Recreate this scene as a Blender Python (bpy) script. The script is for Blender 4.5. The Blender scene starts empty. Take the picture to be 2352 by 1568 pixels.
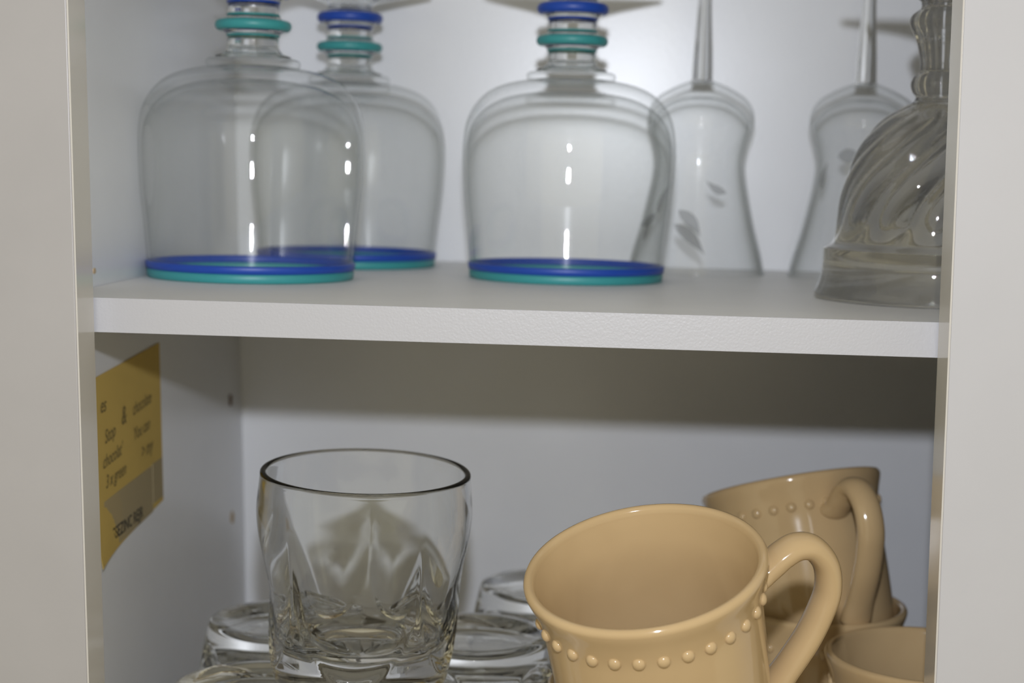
import bpy, bmesh, math, random
from math import pi, sin, cos, tan, radians as R_, sqrt, atan2
from mathutils import Matrix, Vector
random.seed(7)
S = bpy.context.scene
C = S.collection

# ------------------------------------------------------------------ camera
CX, CY, CZ = 0.190634, -0.599099, 0.050247
YAW, PITCH, ROLL, FPX = 0.059254, 0.102118, 0.024493, 3805.11
fw = Vector((-sin(YAW)*cos(PITCH), cos(YAW)*cos(PITCH), -sin(PITCH)))
rt = fw.cross(Vector((0, 0, 1))).normalized()
up = rt.cross(fw)
r2 = cos(ROLL)*rt + sin(ROLL)*up
u2 = -sin(ROLL)*rt + cos(ROLL)*up
cam_d = bpy.data.cameras.new('camera')
cam = bpy.data.objects.new('camera', cam_d); C.objects.link(cam)
cam.matrix_world = Matrix(((r2.x, u2.x, -fw.x, CX), (r2.y, u2.y, -fw.y, CY), (r2.z, u2.z, -fw.z, CZ), (0, 0, 0, 1)))
cam_d.sensor_width = 22.2
cam_d.lens = FPX/2352*22.2
cam_d.clip_start = 0.01
cam_d.dof.use_dof = True
cam_d.dof.focus_distance = 0.585
cam_d.dof.aperture_fstop = 6.3
S.camera = cam

# ------------------------------------------------------------------ light
w = bpy.data.worlds.new('room_light'); S.world = w; w.use_nodes = True
w.node_tree.nodes['Background'].inputs[0].default_value = (1.0, 0.90, 0.61, 1)
w.node_tree.nodes['Background'].inputs[1].default_value = 0.55
fl = bpy.data.lights.new('flash', 'POINT')
fl.energy = 9.9; fl.color = (0.91, 0.95, 1.04); fl.shadow_soft_size = 0.009
flo = bpy.data.objects.new('flash', fl); C.objects.link(flo)
flo.location = (0.190, -0.585, 0.131)
fl.cycles.is_caustics_light = True
vs = S.view_settings
S.display_settings.display_device = 'sRGB'
vs.view_transform = 'Standard'; vs.look = 'None'; vs.exposure = 0.0; vs.gamma = 1.0; vs.use_curve_mapping = False
cy = S.cycles
cy.max_bounces = 14; cy.transmission_bounces = 14; cy.transparent_max_bounces = 48
cy.glossy_bounces = 6; cy.diffuse_bounces = 4; cy.sample_clamp_indirect = 4.0; cy.blur_glossy = 0.3
cy.use_adaptive_sampling = True; cy.adaptive_threshold = 0.04

# ------------------------------------------------------------------ materials
def new_mat(name):
    m = bpy.data.materials.new(name); m.use_nodes = True
    nt = m.node_tree
    return m, nt, nt.nodes['Principled BSDF']
def laminate(name, col, rough=0.4, spec=0.5, bump=0.0, scale=900, var=0.0):
    m, nt, p = new_mat(name)
    p.inputs['Base Color'].default_value = (*col, 1)
    p.inputs['Roughness'].default_value = rough
    p.inputs['Specular IOR Level'].default_value = spec
    tc = nt.nodes.new('ShaderNodeTexCoord')
    if bump:
        n = nt.nodes.new('ShaderNodeTexNoise'); n.inputs['Scale'].default_value = scale; n.inputs['Detail'].default_value = 3
        b = nt.nodes.new('ShaderNodeBump'); b.inputs['Strength'].default_value = bump; b.inputs['Distance'].default_value = 0.0003
        nt.links.new(tc.outputs['Object'], n.inputs['Vector'])
        nt.links.new(n.outputs[0], b.inputs['Height']); nt.links.new(b.outputs[0], p.inputs['Normal'])
    if var:
        n = nt.nodes.new('ShaderNodeTexNoise'); n.inputs['Scale'].default_value = 25; n.inputs['Detail'].default_value = 4
        r = nt.nodes.new('ShaderNodeValToRGB')
        r.color_ramp.elements[0].position = .35; r.color_ramp.elements[1].position = .7
        r.color_ramp.elements[0].color = (*[c*(1-var) for c in col], 1); r.color_ramp.elements[1].color = (*col, 1)
        nt.links.new(tc.outputs['Object'], n.inputs['Vector'])
        nt.links.new(n.outputs[0], r.inputs[0]); nt.links.new(r.outputs[0], p.inputs['Base Color'])
    return m
M_FRAME = laminate('painted_frame', (0.54, 0.535, 0.555), 0.33, 0.5, 0.06, 700, 0.03)
M_FRAME_L = laminate('darker_frame', (0.43, 0.415, 0.415), 0.36, 0.5, 0.06, 700, 0.05)  # left stile only, a darker tone than the other stiles
M_EDGE = laminate('edge_banding', (0.62, 0.59, 0.54), 0.16, 0.5, 0.02, 300)
M_PANEL = laminate('melamine_panel', (0.78, 0.79, 0.82), 0.30, 0.85, 0.10, 420, 0.03)
M_SHELF = laminate('melamine_shelf', (0.86, 0.855, 0.84), 0.42, 0.5, 0.12, 500, 0.04)
M_SHELFEDGE = laminate('shelf_edge_banding', (0.505, 0.505, 0.535), 0.35, 0.5, 0.25, 1100)
M_HOLE = laminate('bare_chipboard', (0.16, 0.085, 0.045), 0.9, 0.1)
M_WALL = laminate('wall_paint', (0.7, 0.68, 0.62), 0.8, 0.2)
M_STAIN = laminate('brown_stain', (0.50, 0.38, 0.24), 0.7, 0.2)

def thin_glass(name, tint=(0.987, 0.989, 0.986), edge=(0.86, 0.88, 0.875), rough=0.015, f0=0.036, power=4.0):
    m = bpy.data.materials.new(name); m.use_nodes = True; nt = m.node_tree
    nt.nodes.clear(); N = nt.nodes.new; L = nt.links.new
    out = N('ShaderNodeOutputMaterial'); mix = N('ShaderNodeMixShader')
    tr = N('ShaderNodeBsdfTransparent'); gl = N('ShaderNodeBsdfGlossy'); gl.inputs['Roughness'].default_value = rough
    lw = N('ShaderNodeLayerWeight'); lw.inputs['Blend'].default_value = 0.5
    pw = N('ShaderNodeMath'); pw.operation = 'POWER'; pw.inputs[1].default_value = 5.0
    ma = N('ShaderNodeMath'); ma.operation = 'MULTIPLY_ADD'; ma.inputs[1].default_value = (1-f0)*0.8; ma.inputs[2].default_value = f0
    L(lw.outputs['Facing'], pw.inputs[0]); L(pw.outputs[0], ma.inputs[0]); L(ma.outputs[0], mix.inputs[0])
    pe = N('ShaderNodeMath'); pe.operation = 'POWER'; pe.inputs[1].default_value = power
    mc = N('ShaderNodeMix'); mc.data_type = 'RGBA'
    mc.inputs[6].default_value = (*tint, 1); mc.inputs[7].default_value = (*edge, 1)
    L(lw.outputs['Facing'], pe.inputs[0]); L(pe.outputs[0], mc.inputs[0]); L(mc.outputs[2], tr.inputs[0])
    L(tr.outputs[0], mix.inputs[1]); L(gl.outputs[0], mix.inputs[2]); L(mix.outputs[0], out.inputs[0])
    return m
def solid_glass(name, col=(0.97, 0.98, 0.975), ior=1.5, through=0.3, rough=0.012):
    m = bpy.data.materials.new(name); m.use_nodes = True; nt = m.node_tree
    nt.nodes.clear(); N = nt.nodes.new; L = nt.links.new
    out = N('ShaderNodeOutputMaterial'); mix = N('ShaderNodeMixShader'); mix.inputs[0].default_value = through
    g = N('ShaderNodeBsdfGlass'); g.inputs['Color'].default_value = (*col, 1); g.inputs['IOR'].default_value = ior; g.inputs['Roughness'].default_value = rough
    tr = N('ShaderNodeBsdfTransparent'); tr.inputs[0].default_value = (*col, 1)
    L(g.outputs[0], out.inputs[0])
    return m
M_BOWL = thin_glass('blown_glass')
M_TULIP = thin_glass('thin_goblet_glass', (0.992, 0.994, 0.993), (0.72, 0.74, 0.73), power=3.0)
M_STEM = solid_glass('stem_glass', (0.985, 0.99, 0.988), 1.5, 0.0)
M_PRESSED = solid_glass('pressed_glass', (1.0, 1.0, 0.997), 1.46, 0.0)
M_TUMBLER = solid_glass('tumbler_glass', (0.995, 0.998, 0.993), 1.47, 0.0)
def enamel(name, col, rough=0.3, trans=0.0):
    m, nt, p = new_mat(name)
    p.inputs['Base Color'].default_value = (*col, 1); p.inputs['Roughness'].default_value = rough
    return m
M_BLUE = enamel('cobalt_glass', (0.012, 0.065, 0.40), 0.4)
M_TEAL = enamel('teal_glass', (0.045, 0.31, 0.32), 0.4)
def frosted(name, col, a):
    m = bpy.data.materials.new(name); m.use_nodes = True; nt = m.node_tree
    nt.nodes.clear(); N = nt.nodes.new; L = nt.links.new
    out = N('ShaderNodeOutputMaterial'); mix = N('ShaderNodeMixShader'); mix.inputs[0].default_value = a
    d = N('ShaderNodeBsdfDiffuse'); d.inputs[0].default_value = (*col, 1)
    tr = N('ShaderNodeBsdfTransparent'); tr.inputs[0].default_value = (.9, .9, .9, 1)
    L(tr.outputs[0], mix.inputs[1]); L(d.outputs[0], mix.inputs[2]); L(mix.outputs[0], out.inputs[0])
    return m
M_ETCH = frosted('etched_frost', (0.22, 0.225, 0.22), 0.42)
M_TAPE = frosted('clear_tape', (0.56, 0.47, 0.29), 0.62)
m, nt, p = new_mat('cream_glaze'); M_MUG = m
p.inputs['Base Color'].default_value = (0.63, 0.46, 0.255, 1); p.inputs['Roughness'].default_value = 0.10
p.inputs['Specular IOR Level'].default_value = 0.5
tc = nt.nodes.new('ShaderNodeTexCoord'); n = nt.nodes.new('ShaderNodeTexNoise'); n.inputs['Scale'].default_value = 40
r = nt.nodes.new('ShaderNodeValToRGB'); r.color_ramp.elements[0].position = .3; r.color_ramp.elements[1].position = .75
r.color_ramp.elements[0].color = (0.52, 0.368, 0.195, 1); r.color_ramp.elements[1].color = (0.565, 0.405, 0.218, 1)
nt.links.new(tc.outputs['Object'], n.inputs['Vector']); nt.links.new(n.outputs[0], r.inputs[0]); nt.links.new(r.outputs[0], p.inputs['Base Color'])
M_NOTE = laminate('yellow_paper', (0.60, 0.43, 0.125), 0.8, 0.15, 0.1, 60, 0.06)
M_PENCIL = laminate('pencil', (0.20, 0.155, 0.065), 0.8, 0.1)
M_PRINT = laminate('printed_ink', (0.035, 0.033, 0.03), 0.7, 0.1)

# ------------------------------------------------------------------ helpers
CASTERS = ('stem_glass', 'pressed_glass', 'tumbler_glass')
def link(name, bm, mat, parent=None, smooth=True, loc=None):
    bmesh.ops.recalc_face_normals(bm, faces=bm.faces)
    me = bpy.data.meshes.new(name); bm.to_mesh(me); bm.free()
    me.materials.append(mat)
    if smooth:
        for f in me.polygons: f.use_smooth = True
    o = bpy.data.objects.new(name, me); C.objects.link(o)
    if parent: o.parent = parent
    if loc: o.location = loc
    if mat.name in CASTERS: o.cycles.is_caustics_caster = True
    elif mat.name.startswith('melamine'): o.cycles.is_caustics_receiver = True
    return o
def thing(name, label, cat, loc=(0, 0, 0), group=None, mat=None):
    o = bpy.data.objects.new(name, None); C.objects.link(o)
    o.empty_display_size = 0.01
    if mat is not None: o.matrix_world = mat
    else: o.location = loc
    o['label'] = label; o['category'] = cat
    if group: o['group'] = group
    return o
def copy_tree(o, parent=None):
    c = o.copy(); C.objects.link(c); c.parent = parent
    for ch in list(o.children): copy_tree(ch, c)
    return c
def dup(src, label, loc=None, rotz=0, mat=None, group=None):
    c = copy_tree(src); c['label'] = label
    if group: c['group'] = group
    if mat is not None: c.matrix_world = mat
    else:
        c.location = loc; c.rotation_euler = (0, 0, rotz)
    return c
def prism(corners, mat, name, parent=None, bevel=0.0):
    """8 corners: 4 of the bottom then 4 of the top, same order"""
    bm = bmesh.new(); v = [bm.verts.new(c) for c in corners]
    for f in ((0, 1, 2, 3), (4, 5, 6, 7), (0, 1, 5, 4), (1, 2, 6, 5), (2, 3, 7, 6), (3, 0, 4, 7)): bm.faces.new([v[i] for i in f])
    bmesh.ops.recalc_face_normals(bm, faces=bm.faces)
    if bevel: bmesh.ops.bevel(bm, geom=bm.edges[:], offset=bevel, segments=2, affect='EDGES', profile=0.5)
    return link(name, bm, mat, parent, smooth=False)
def box(x0, x1, y0, y1, z0, z1, mat, name, parent=None, bevel=0.0):
    return prism([(x0, y0, z0), (x1, y0, z0), (x1, y1, z0), (x0, y1, z0), (x0, y0, z1), (x1, y0, z1), (x1, y1, z1), (x0, y1, z1)], mat, name, parent, bevel)
def catmull(pts, n):
    out = []
    P = [pts[0]] + list(pts) + [pts[-1]]
    for i in range(1, len(P)-2):
        for k in range(n):
            t = k/n
            out.append(tuple(0.5*((2*P[i][a]) + (-P[i-1][a]+P[i+1][a])*t + (2*P[i-1][a]-5*P[i][a]+4*P[i+1][a]-P[i+2][a])*t*t + (-P[i-1][a]+3*P[i][a]-3*P[i+1][a]+P[i+2][a])*t**3) for a in range(len(P[i]))))
    out.append(tuple(pts[-1])); return out
def lathe(prof, seg=96, closed=False, fn=None):
    """prof list of (r,z) in mm. fn(r,z,theta,i)->(r,z) may reshape."""
    bm = bmesh.new(); rings = []
    for i, (r, z) in enumerate(prof):
        if r < 1e-4: rings.append([bm.verts.new((0, 0, z/1000))]); continue
        ring = []
        for k in range(seg):
            t = 2*pi*k/seg
            rr, zz = fn(r, z, t, i) if fn else (r, z)
            ring.append(bm.verts.new((rr*cos(t)/1000, rr*sin(t)/1000, zz/1000)))
        rings.append(ring)
    pairs = list(zip(rings, rings[1:])) + ([(rings[-1], rings[0])] if closed else [])
    for a, b in pairs:
        for k in range(seg):
            j = (k+1) % seg
            if len(a) == 1 and len(b) == 1: break
            if len(a) == 1: bm.faces.new((a[0], b[k], b[j]))
            elif len(b) == 1: bm.faces.new((a[k], a[j], b[0]))
            else: bm.faces.new((a[k], a[j], b[j], b[k]))
    return bm
def torus_band(rc, zc, rr, rz, seg=96, n=16):
    return lathe([(rc + rr*cos(2*pi*k/n), zc + rz*sin(2*pi*k/n)) for k in range(n)], seg, closed=True)

# ------------------------------------------------------------------ room
A, BE, BR, WO, D, TH = 0.017443, -0.028827, -0.008987, 0.308, 0.31457, 0.012618
def lx(z): return -A + z*tan(BE)          # inner face of the left side panel (the carcass leans a little)
def sl(z): return z*tan(BE)               # inner edge of the left stile
def sr(z): return WO + z*tan(BR)          # inner edge of the right stile
Z0, Z1 = -0.235, 0.300                    # cabinet floor and underside of its top
XR = 0.62
wall = box(-1.2, 1.8, D+0.006+0.002, D+0.108, -1.25, 1.2, M_WALL, 'wall_back'); wall['kind'] = 'structure'
M_FLOOR = laminate('floor_tiles', (0.45, 0.38, 0.30), 0.5, 0.3, 0.1, 20, 0.2)
flo_ = box(-1.2, 1.8, -2.6, D+0.108, -1.35, -1.25, M_FLOOR, 'floor'); flo_['kind'] = 'structure'
cei = box(-1.2, 1.8, -2.6, D+0.108, 1.2, 1.3, M_WALL, 'ceiling'); cei['kind'] = 'structure'

# ------------------------------------------------------------------ cabinet
cab = thing('kitchen_cabinet', 'white laminate kitchen cabinet standing open with a pale painted face frame', 'cabinet', (0, 0, 0))
def slant(xa, xb, y0, y1, za, zb, mat, name, bevel=0.0, parent=cab):
    """xa, xb functions of z"""
    return prism([(xa(za), y0, za), (xb(za), y0, za), (xb(za), y1, za), (xa(za), y1, za), (xa(zb), y0, zb), (xb(zb), y0, zb), (xb(zb), y1, zb), (xa(zb), y1, zb)], mat, name, parent, bevel)
ZB, ZT = Z0-0.03, Z1+0.03
box(-0.050, XR+0.016, D, D+0.006, ZB, ZT, M_PANEL, 'back_panel', cab)
side = slant(lambda z: lx(z)-0.016, lx, 0.0, D, ZB, ZT, M_PANEL, 'side_panel')
box(XR, XR+0.016, 0.0, D, ZB, ZT, M_PANEL, 'side_panel', cab)
box(lx(Z0)+0.0, XR, 0.0, D, Z0-0.016, Z0, M_SHELF, 'bottom_panel', cab)
box(lx(Z1), XR, 0.0, D, Z1, Z1+0.016, M_PANEL, 'top_panel', cab)
# face frame: each stile is a painted board with an edge strip set back a hair from its face
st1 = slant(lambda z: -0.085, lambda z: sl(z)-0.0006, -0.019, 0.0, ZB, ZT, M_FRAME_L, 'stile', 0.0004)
slant(lambda z: sl(z)-0.0006, sl, -0.0184, 0.0, ZB, ZT, M_EDGE, 'edge_strip', 0.0, st1)
st2 = slant(lambda z: sr(z)+0.0006, lambda z: WO+0.062, -0.019, 0.0, ZB, ZT, M_FRAME, 'stile', 0.0004)
slant(sr, lambda z: sr(z)+0.0006, -0.0184, 0.0, ZB, ZT, M_EDGE, 'edge_strip', 0.0, st2)
box(XR-0.03, XR+0.03, -0.019, 0.0, ZB, ZT, M_FRAME, 'stile', cab, 0.0004)
box(WO+0.0625, XR-0.0305, -0.018, -0.001, ZB, ZT, M_FRAME, 'door', cab, 0.0006)
box(-0.003, WO-0.003, -0.019, 0.0, ZB, Z0-0.0165, M_FRAME, 'bottom_rail', cab, 0.0004)
box(0.012, WO-0.005, -0.019, 0.0, Z1, ZT, M_FRAME, 'top_rail', cab, 0.0004)
# shelf pin holes: little chipped recesses seen as brown spots
def spot(name, Y, z, ry, rz, mat, seed, onx=lx, parent=side):
    rnd = random.Random(seed); bm = bmesh.new(); n = 18
    fr = []; bk = []
    for k in range(n):
        t = 2*pi*k/n; f = 1+rnd.uniform(-.18, .18)
        zz = z+rz*f*sin(t); fr.append(bm.verts.new((onx(zz)+0.00035, Y+ry*f*cos(t), zz))); bk.append(bm.verts.new((onx(zz)-0.0002, Y+ry*f*cos(t)*1.1, zz)))
    bm.faces.new(fr)
    for k in range(n): bm.faces.new((fr[k], fr[(k+1) % n], bk[(k+1) % n], bk[k]))
    return link(name, bm, mat, parent, smooth=False)
spot('pin_hole', 0.2867, -0.0775, 0.0030, 0.0032, M_HOLE, 1)
spot('pin_hole', 0.2849, -0.1422, 0.0032, 0.0033, M_STAIN, 2)
spot('chip_mark', 0.0563, 0.0064, 0.0016, 0.0012, M_STAIN, 3)

shelf = thing('shelf', 'long white melamine shelf carrying the upturned goblets', 'shelf', (0.30, 0.157, 0))
def local_box(x0, x1, y0, y1, z0, z1, mat, name, parent, bevel=0.0):
    l = parent.location
    return box(x0-l.x, x1-l.x, y0-l.y, y1-l.y, z0-l.z, z1-l.z, mat, name, parent, bevel)
local_box(lx(0)+0.0006, XR-0.0006, 0.0026, D-0.0006, -TH, -0.0, M_SHELF, 'board', shelf)
local_box(lx(0)+0.0006, XR-0.0006, 0.0018, 0.0026, -TH, 0.00015, M_SHELFEDGE, 'edge_banding', shelf)

# ------------------------------------------------------------------ ringed goblets, upside down (mm, z up from the rim)
def double_wall(outer, t):
    inner = []
    for i in range(len(outer)-1, -1, -1):
        a = outer[max(i-1, 0)]; b = outer[min(i+1, len(outer)-1)]
        dx, dz = b[0]-a[0], b[1]-a[1]; L = math.hypot(dx, dz) or 1
        r = outer[i][0]-t*dz/L; z = outer[i][1]+t*dx/L
        inner.append((max(r, 0.0), z))
    return inner
def make_ringed():
    t = thing('ringed_goblet', '', 'goblet', (0, 0, 0), 'ringed goblets upside down on the shelf')
    side_ = catmull([(46.0, 7.4), (47.6, 24), (49.4, 40), (50.3, 56), (50.0, 66), (48.6, 74), (45.2, 81), (39.5, 87), (32, 90.8), (22, 93.2), (12, 94.4), (0, 94.8)], 6)
    inn = catmull([(0, 88.5), (10, 88.2), (20, 87.2), (30, 85), (37.5, 81.5), (43, 76.8), (46.4, 71.5), (48.0, 65), (48.4, 56), (47.6, 40), (45.8, 24), (44.4, 7.4)], 6)
    link('bowl', lathe(side_+inn, 128, closed=False), M_BOWL, t)
    link('rim_band', lathe([(45.2, 0.0), (45.9, 0.5), (46.1, 3.6), (45.4, 4.2), (44.5, 3.8), (44.3, 0.5)], 128, closed=True), M_TEAL, t)['label'] = 'teal band along the rim'
    link('rim_band', lathe([(45.4, 3.9), (46.5, 4.3), (46.7, 6.9), (46.2, 7.5), (44.7, 7.5), (44.6, 4.1)], 128, closed=True), M_BLUE, t)['label'] = 'cobalt blue band above the teal one'
    link('collar', lathe(catmull([(0, 93.2), (18.5, 93.0), (20.6, 93.8), (21.0, 95.6), (20.0, 96.9), (17.0, 97.2), (0, 97.2)], 4), 96), M_BOWL, t)
    stem = [(0, 97.5), (16.5, 97.8), (13.6, 99.4), (11.8, 101.2), (11.2, 103), (11.2, 106.2), (11.8, 108), (13.6, 109.4), (15.6, 110.4),
            (15.6, 113.2), (13.2, 114.4), (11.6, 116.0), (11.3, 118), (11.4, 121), (12.2, 122.8), (14.2, 124.2), (15.6, 125.0), (15.6, 127.6), (13.2, 129.0), (11.6, 130.6), (11.6, 132.6), (14, 134.2), (22, 136.4), (32, 138.6), (40.5, 140.6), (41.5, 141.6), (40.5, 142.3), (30, 141.2), (15, 140.0), (0, 139.6)]
    cut = [i for i, s in enumerate(stem) if s == (11.6, 132.6)][0]
    link('stem', lathe(catmull(stem[:cut+1], 3)+[(0, 132.6)], 96), M_STEM, t)
    link('foot', lathe([(0, 132.8)]+catmull([(11.6, 132.8)]+stem[cut+1:], 3), 96), M_STEM, t)
    link('ring', torus_band(14.9, 111.8, 2.0, 2.3), M_TEAL, t)['label'] = 'teal glass ring around the stem'
    link('ring', torus_band(14.9, 126.6, 2.0, 2.5), M_BLUE, t)['label'] = 'cobalt blue glass ring around the stem'
    link('ring_refraction', torus_band(11.35, 107.4, 0.5, 0.45, 72, 8), M_TEAL, t)  # thin coloured bands modelled in place of the rings' refractions in the stem
    link('ring_refraction', torus_band(11.45, 116.3, 0.5, 0.45, 72, 8), M_TEAL, t)
    link('ring_refraction', torus_band(11.45, 122.0, 0.5, 0.55, 72, 8), M_BLUE, t)
    return t
g1 = make_ringed()
g1.location = (0.0283, 0.139, 0); g1['label'] = 'ringed glass goblet upside down at the left front, beside the left cabinet wall'
dup(g1, 'ringed glass goblet upside down half hidden behind the left one', (0.0524, 0.258, 0), 1.0)
dup(g1, 'ringed glass goblet upside down alone in the middle of the shelf', (0.1687, 0.190, 0), 2.0)

# ------------------------------------------------------------------ slim stemmed goblets
TUL = catmull([(35.4, 0.8), (33.2, 11), (29.4, 25), (26.0, 40), (24.0, 51), (23.5, 59), (24.8, 67), (26.9, 74.5), (27.5, 80), (26.2, 85.5), (22.5, 90.5), (16.5, 94.4), (10.5, 97.2), (6.6, 98.6)], 6)
def tul_r(z):
    for a, b in zip(TUL, TUL[1:]):
        if a[1] <= z <= b[1]: return a[0]+(b[0]-a[0])*(z-a[1])/max(b[1]-a[1], 1e-6)
    return TUL[-1][0]
def leaf(parent, th0, z0, ang, L, W, name='etched_leaf'):
    """leaf blade etched on the bowl, growing from (th0,z0) in direction ang"""
    bm = bmesh.new(); n = 16; m = 6; g = []
    for i in range(n+1):
        s = i/n; wd = W*math.sin(pi*s**0.8)*(1-0.25*s); row = []
        for j in range(-m, m+1):
            u = s*L; v = wd*j/m + 1.2*sin(s*pi)
            dx = u*cos(ang)-v*sin(ang); dz = u*sin(ang)+v*cos(ang)
            z = z0+dz; rr = tul_r(z)+0.15; th = th0+dx/max(rr, 1)
            row.append(bm.verts.new((rr*cos(th)/1000, rr*sin(th)/1000, z/1000)))
        g.append(row)
    for i in range(n):
        for j in range(2*m): bm.faces.new((g[i][j], g[i][j+1], g[i+1][j+1], g[i+1][j]))
    bmesh.ops.remove_doubles(bm, verts=bm.verts, dist=1e-6)
    return link(name, bm, M_ETCH, parent)
def make_tulip():
    t = thing('waisted_goblet', '', 'goblet', (0, 0, 0), 'slim waisted goblets upside down at the back of the shelf')
    inn = catmull([(0, 91.2), (8, 90.6), (14, 88.8), (20, 85.0), (24.6, 79.5), (25.0, 76), (22.9, 67), (21.6, 59), (22.3, 51), (24.6, 40), (28.2, 25), (32.3, 11), (34.6, 0.8), (35.0, 0.2)], 5)
    link('bowl', lathe([(0, 99.2), (4.5, 99.0)]+TUL[::-1]+[(35.3, 0.2)]+inn[::-1], 112), M_TULIP, t)
    link('stem', lathe(catmull([(0, 97.6), (6.8, 98.0), (5.6, 99.2), (5.2, 102), (4.9, 112), (4.2, 125), (3.4, 142), (3.2, 160), (3.6, 176), (6, 186), (6, 187), (0, 187)], 4), 64), M_STEM, t)
    link('foot', lathe([(0, 187.2), (6, 187.2), (12, 189.4), (22, 191.4), (31, 192.8), (32, 193.6), (31, 194.4), (15, 193.6), (0, 193.2)], 96), M_STEM, t)
    return t
t1 = make_tulip()
t1.location = (0.2341, 0.268, 0); t1['label'] = 'slim waisted stemmed goblet upside down just right of the middle ringed goblet, etched leaves'
t2 = dup(t1, 'slim waisted stemmed goblet upside down behind the swirled goblet', (0.3165, 0.262, 0))
leaf(t1, R_(-113), 33, R_(-45), 18, 3.4)
leaf(t1, R_(-116), 26, R_(-40), 23, 3.2)
leaf(t1, R_(-140), 30, R_(70), 17, 2.5)
leaf(t1, R_(-140), 30, R_(200), 15, 3.2)
leaf(t1, R_(-150), 16, R_(85), 18, 2.0)
leaf(t1, R_(-60), 42, R_(150), 12, 2.4)
leaf(t2, R_(-128), 62, R_(-10), 14, 4.0)
leaf(t2, R_(-150), 45, R_(80), 14, 2.5)

# ------------------------------------------------------------------ swirled pressed goblet
def smooth(a, b, x):
    t = min(1, max(0, (x-a)/(b-a))); return t*t*(3-2*t)
def make_swirl():
    t = thing('swirled_goblet', 'heavy pressed glass goblet with twisted ribs upside down beside the right frame edge', 'goblet', (0.3272, 0.113, 0))
    o = [(48.6, 0.0), (50.2, 1.0), (50.0, 3.0)] + catmull([(49.2, 5), (47.8, 9), (47.0, 15), (46.9, 20.6), (46.4, 21.8), (43.6, 23.6), (42.6, 25.5), (41.6, 31), (41.0, 38), (40.1, 45), (38.2, 52.5), (35.0, 61), (30.6, 69), (24, 76.3), (17.5, 80.6), (14.0, 82.4)], 7)
    def rib(r, z, th, i):
        if 23.0 < z < 83:
            tw = 1.5*((z-23)/60)**1.9
            N = 12; ph = N*(th-tw)/2
            amp = 3.6*smooth(23.2, 33, z)*(1-0.55*smooth(60, 83, z))
            sc = abs(sin(ph))                      # concave lens cuts meeting at crisp ridges
            r = r - amp*(1-sc**0.85)*0.75 + amp*0.12
        return r, z
    inn = catmull([(0, 77), (9, 76), (17, 72.5), (24.5, 66), (30.0, 58), (33.8, 48), (35.8, 38), (37.6, 28), (40.2, 19), (43.4, 10), (46.8, 3), (47.6, 0.3)], 6)
    neck = catmull([(14.0, 82.4), (11.4, 84.2), (11.2, 85.8), (12.6, 87.6), (13.4, 90.6), (12.6, 93.4), (10.4, 95.6), (9.9, 98.8), (10.4, 102.4), (11.4, 107), (13.0, 111.5), (14.6, 115), (14.8, 117.4), (13.6, 119.8), (11.0, 121.8), (10.4, 123.4), (10.8, 125.2), (12.5, 126.6)], 5)
    link('bowl', lathe(o+[(0, 82.4)]+inn, 280, fn=rib), M_PRESSED, t)
    def fac(r, z, th, i): return (r*(1+0.035*cos(12*th)) if z > 84 else r), z
    link('stem', lathe([(0, 82.6), (13.9, 82.6)]+neck[1:]+[(0, 126.6)], 120, fn=fac), M_PRESSED, t)
    link('foot', lathe([(0, 126.8), (12.6, 126.8), (20, 128.6), (32, 130.6), (43, 132.2), (44.6, 133.4), (43.5, 134.6), (30, 134), (0, 133)], 120), M_PRESSED, t)
    return t
make_swirl()

# ------------------------------------------------------------------ scooped tumblers (mm, z up from the base)
def tum_fn(np_, ph0):
    def fn(r, z, th, i):
        if 3 < z < 74 and i < OUTN:
            k = 2*pi/np_; a = ((th-ph0+k/2) % k)-k/2
            zb, zt = 9.0, 60.0
            s = (zt-z)/(zt-zb)
            if 0 < s < 1.0:
                wdt = (k/2)*min(1.0, 1.02*sqrt(max(0, 1-s**2.6)))
            elif s <= 0: wdt = k/2
            else: wdt = 0.0
            if wdt > 1e-3 and abs(a) < wdt:
                x = a/wdt; amp = 3.9*smooth(72, 36, z) + 0.0
                r -= amp*(1-x*x)**0.8*min(1.0, wdt/(k/2)+0.15)
        return r, z
    return fn
TOUT = [(0, 1.8), (22, 1.6), (27, 0.2), (31.5, 0.0), (33.8, 1.0), (34.6, 3.0)] + catmull([(35.0, 5.5), (36.4, 12), (38.2, 22), (39.6, 33), (41.0, 44), (42.0, 54), (42.3, 62), (42.1, 70), (41.4, 78), (41.0, 82.6)], 8) + [(39.8+1.25*cos(pi*k/12), 83.2+1.3*sin(pi*k/12)) for k in range(13)]
TINN = catmull([(38.5, 82.6), (39.6, 70), (39.4, 60), (38.0, 48), (36.2, 36), (34.4, 26), (32.0, 19.5), (27.5, 15.8), (19, 13.8), (10, 13.2), (0, 13.0)], 6)
OUTN = len(TOUT)
def make_tumbler(label, mat_, ph0, scale=1.0):
    t = thing('scooped_tumbler', label, 'tumbler', mat=mat_, group='clear scooped tumblers on the cabinet floor')
    bm = lathe(TOUT+TINN, 200, fn=tum_fn(5, ph0))
    bmesh.ops.scale(bm, vec=(scale,)*3, verts=bm.verts)
    link('glass_body', bm, M_TUMBLER, t)
    return t
def tilt(C_, nx, ny, rotz=0):
    n = Vector((nx, ny, 1)).normalized(); u = Vector((0, 1, 0)).cross(n).normalized(); v = n.cross(u)
    h = cos(rotz)*u+sin(rotz)*v; k = n.cross(h)
    return Matrix(((h.x, k.x, n.x, C_[0]), (h.y, k.y, n.y, C_[1]), (h.z, k.z, n.z, C_[2]), (0, 0, 0, 1)))
tn = Vector((0.018, -0.040, 1)).normalized()
tc_ = Vector((0.0972, 0.0345, -0.0668)) - tn*0.0845
tumb = make_tumbler('scooped clear tumbler standing upright on the upturned ones', tilt(tc_, 0.018, -0.040), R_(-86))
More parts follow.
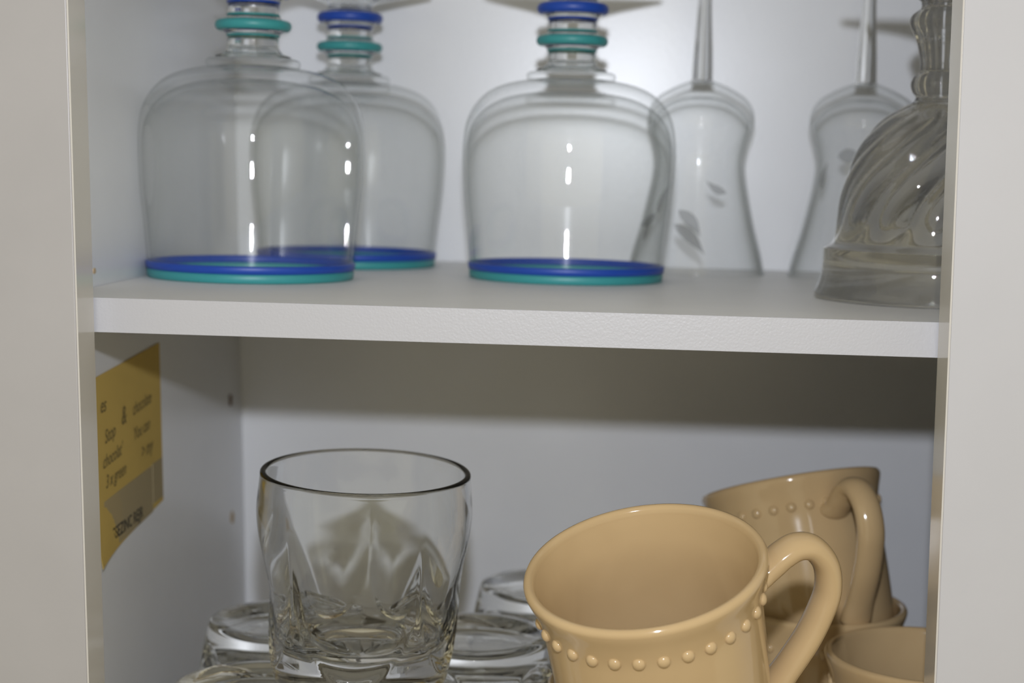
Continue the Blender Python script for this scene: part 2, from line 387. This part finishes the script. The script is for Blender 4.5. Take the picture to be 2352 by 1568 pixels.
def flip(x, y, rz, z=Z0): return Matrix.Translation((x, y, z+0.0845)) @ Matrix.Rotation(pi, 4, 'X') @ Matrix.Rotation(rz, 4, 'Z')
for x, y, rz, lab in ((0.0500, 0.1185, 0.3, 'upturned scooped tumbler behind and left of the upright one, beside the left cabinet side'),
                      (0.1355, 0.1080, 0.9, 'upturned scooped tumbler between the upright tumbler and the front cream mug'),
                      (0.1650, 0.198, 0.1, 'farthest upturned scooped tumbler, against the back behind the front cream mug'),
                      (0.0587, 0.0215, 0.5, 'upturned scooped tumbler directly under the upright one at the front')):
    dup(tumb, lab, mat=flip(x, y, rz))

# ------------------------------------------------------------------ cream mugs (mm, z up from the base)
HM = 93.0
MOUT = [(0, 2.0), (20, 2.0), (22, 0.4), (24.5, 0.0), (26.0, 1.2)] + catmull([(27.2, 3.2), (31.0, 9), (34.0, 17), (35.8, 28), (36.8, 42), (37.4, 58), (37.8, 70), (38.3, 78), (39.6, 84), (41.2, 89), (41.7, 91)], 6) + [(41.7, 92.0), (41.1, 93.1), (40.1, 93.5), (39.0, 93.2), (38.3, 92.2)]
MINN = catmull([(38.0, 90.6), (36.6, 85), (35.2, 78), (34.6, 69), (34.2, 52), (33.2, 32), (31.4, 18), (28, 10.5), (20, 7.0), (10, 6.2), (0, 6.0)], 6)
def tube(path, radii, n=20, flat=1.0):
    """path in the local xz plane (mm); section radii (in-plane, across)"""
    bm = bmesh.new(); rings = []
    for i, (x, z) in enumerate(path):
        a = path[max(i-1, 0)]; b = path[min(i+1, len(path)-1)]
        d = Vector((b[0]-a[0], 0, b[1]-a[1])).normalized(); nrm = Vector((-d.z, 0, d.x)); bi = Vector((0, 1, 0))
        ra, rb = radii[i]
        rings.append([bm.verts.new((Vector((x, 0, z))+nrm*ra*cos(2*pi*k/n)+bi*rb*sin(2*pi*k/n))/1000) for k in range(n)])
    for a, b in zip(rings, rings[1:]):
        for k in range(n): bm.faces.new((a[k], a[(k+1) % n], b[(k+1) % n], b[k]))
    bm.faces.new(rings[0]); bm.faces.new(rings[-1][::-1]); return bm
def make_mug():
    t = thing('beaded_mug', '', 'mug', (0, 0, 0), 'cream beaded mugs')
    link('body', lathe(MOUT+MINN, 128), M_MUG, t)
    H = [(r_, HM+z_) for r_, z_ in ((37.6, -17), (41, -15.8), (45, -13.6), (49, -11.3), (54.5, -9.8), (60.3, -12.2), (64.3, -20), (64.0, -30), (60, -38.5), (54.3, -47), (48.2, -54), (42, -60.5), (37, -66))]
    P = catmull(H, 6); n = len(P)
    rad = []
    for i in range(n):
        s = i/(n-1); e = smooth(.12, 0, s)+smooth(.86, 1, s)
        rad.append((4.5+0.4*e, 6.6-0.3*sin(pi*s)+1.0*e))
    link('handle', tube(P, rad, 24), M_MUG, t)
    bm = bmesh.new()
    for k in range(30):
        th = 2*pi*(k+0.5)/30
        M = Matrix.Rotation(th, 4, 'Z') @ Matrix.Translation((0.0385, 0, (HM-13.6)/1000)) @ Matrix.Diagonal((0.7, 1.0, 1.0, 1))
        bmesh.ops.create_uvsphere(bm, u_segments=14, v_segments=10, radius=0.00225, matrix=M)
    link('beaded_band', bm, M_MUG, t)
    return t
def mugmat(rimC, nx, ny, phi):
    n = Vector((nx, ny, 1)).normalized()
    return tilt(Vector(rimC)-n*HM/1000, nx, ny, phi)
mug = make_mug()
mug.matrix_world = mugmat((0.2046, -0.048, -0.0806), -0.184, -0.316, R_(15)); mug['label'] = 'cream mug tilted forward at the front with its open mouth in view'
dup(mug, 'cream mug tipped back behind the front mug, handle towards the right', mat=mugmat((0.2765, 0.170, -0.0915), -0.200, 0.300, R_(-66)))
dup(mug, 'cream mug at the back that the tipped mug sits in', mat=mugmat((0.2875, 0.150, -0.142), 0, 0, R_(120)))
dup(mug, 'cream mug half hidden behind the right frame edge, lowest at the right', mat=mugmat((0.3245, 0.072, -0.142), 0, 0, R_(-20)))
dup(mug, 'cream mug beneath the tilted front mug, almost wholly hidden by it', mat=mugmat((0.2127, 0.018, -0.142), 0, 0, R_(100)))

# ------------------------------------------------------------------ sticky note on the left side panel
note = thing('sticky_note', 'yellow paper note with handwriting taped to the left inner side of the cabinet', 'note', (lx(-0.07)+0.0004, 0.10, -0.07))
def wx(z, off): return lx(z)+off
def sheet(name, y0, y1, zbl, zbr, ztl, ztr, mat, off, curl=0.0, thick=0.00025):
    """sheet on the leaning side panel, corners given by their heights"""
    bm = bmesh.new(); n = 16; l = note.location
    def pt(i, j, o):
        s = i/n; t_ = j/n; Y = y0+(y1-y0)*s
        z = (zbl+(zbr-zbl)*s)*(1-t_)+(ztl+(ztr-ztl)*s)*t_
        c = curl*max(0, 1-s*2.2)**2*max(0, 1-t_*2)**2
        return (wx(z, off+o+c)-l.x, Y-l.y, z-l.z)
    F = [[bm.verts.new(pt(i, j, thick)) for j in range(n+1)] for i in range(n+1)]
    B = [[bm.verts.new(pt(i, j, 0)) for j in range(n+1)] for i in range(n+1)]
    for i in range(n):
        for j in range(n):
            bm.faces.new((F[i][j], F[i+1][j], F[i+1][j+1], F[i][j+1])); bm.faces.new((B[i][j], B[i][j+1], B[i+1][j+1], B[i+1][j]))
    for i in range(n):
        bm.faces.new((F[i][0], B[i][0], B[i+1][0], F[i+1][0])); bm.faces.new((F[i][n], F[i+1][n], B[i+1][n], B[i][n]))
        bm.faces.new((F[0][i], F[0][i+1], B[0][i+1], B[0][i])); bm.faces.new((F[n][i], B[n][i], B[n][i+1], F[n][i+1]))
    return link(name, bm, mat, note, smooth=False)
sheet('paper', 0.046, 0.1472, -0.1135, -0.1050, -0.0368, -0.0318, M_NOTE, 0.0003, 0.003)
sheet('tape', 0.058, 0.1292, -0.1110, -0.1068, -0.0885, -0.0858, M_TAPE, 0.0006)
sheet('tape', 0.1300, 0.1462, -0.1035, -0.1030, -0.0853, -0.0850, M_TAPE, 0.0006)
def words(name, text, Y, z, size, mat, shear=0.0, rise=0.0, bold=0.0, sx=1.0):
    cu = bpy.data.curves.new(name, 'FONT'); cu.body = text; cu.size = size; cu.shear = shear; cu.offset = bold; cu.extrude = 0.00003
    cu.materials.append(mat)
    tmp = bpy.data.objects.new('tmp', cu); me = bpy.data.meshes.new_from_object(tmp); bpy.data.objects.remove(tmp)
    me.name = name; o = bpy.data.objects.new(name, me); C.objects.link(o); o.parent = note
    cr, sn = cos(rise), sin(rise); be = BE
    X = Vector((sn*tan(be), cr, sn)).normalized(); Zu = Vector((tan(be), -sn, cr)).normalized(); Nn = X.cross(Zu).normalized(); Zu = Nn.cross(X)
    p_ = Vector((wx(z, 0.0010), Y, z))-note.location
    o.matrix_local = Matrix(((X.x*sx, Zu.x, Nn.x, p_.x), (X.y*sx, Zu.y, Nn.y, p_.y), (X.z*sx, Zu.z, Nn.z, p_.z), (0, 0, 0, 1)))
    return o
HW = 'handwriting'
words(HW, 'es', 0.0560, -0.0515, 0.0090, M_PENCIL, 0.3)
words(HW, '&', 0.0845, -0.0605, 0.0110, M_PENCIL, 0.2)
words(HW, 'chocolate', 0.1010, -0.0590, 0.0078, M_PENCIL, 0.35, 0.07, sx=0.95)
words(HW, 'Stop', 0.0610, -0.0650, 0.0080, M_PENCIL, 0.3, 0.1)
words(HW, "chocolat'", 0.0575, -0.0748, 0.0078, M_PENCIL, 0.35, 0.07, sx=0.95)
words(HW, 'You can', 0.1010, -0.0700, 0.0078, M_PENCIL, 0.35, 0.06)
words(HW, '3 x green', 0.0605, -0.0835, 0.0078, M_PENCIL, 0.35, 0.05, sx=0.95)
words(HW, '> my', 0.1120, -0.0800, 0.0088, M_PENCIL, 0.35, 0.06)
words('printed_line', 'ASSEZINC REJR', 0.0628, -0.1068, 0.0074, M_PRINT, 0.0, 0.02, 0.00004, sx=1.0)
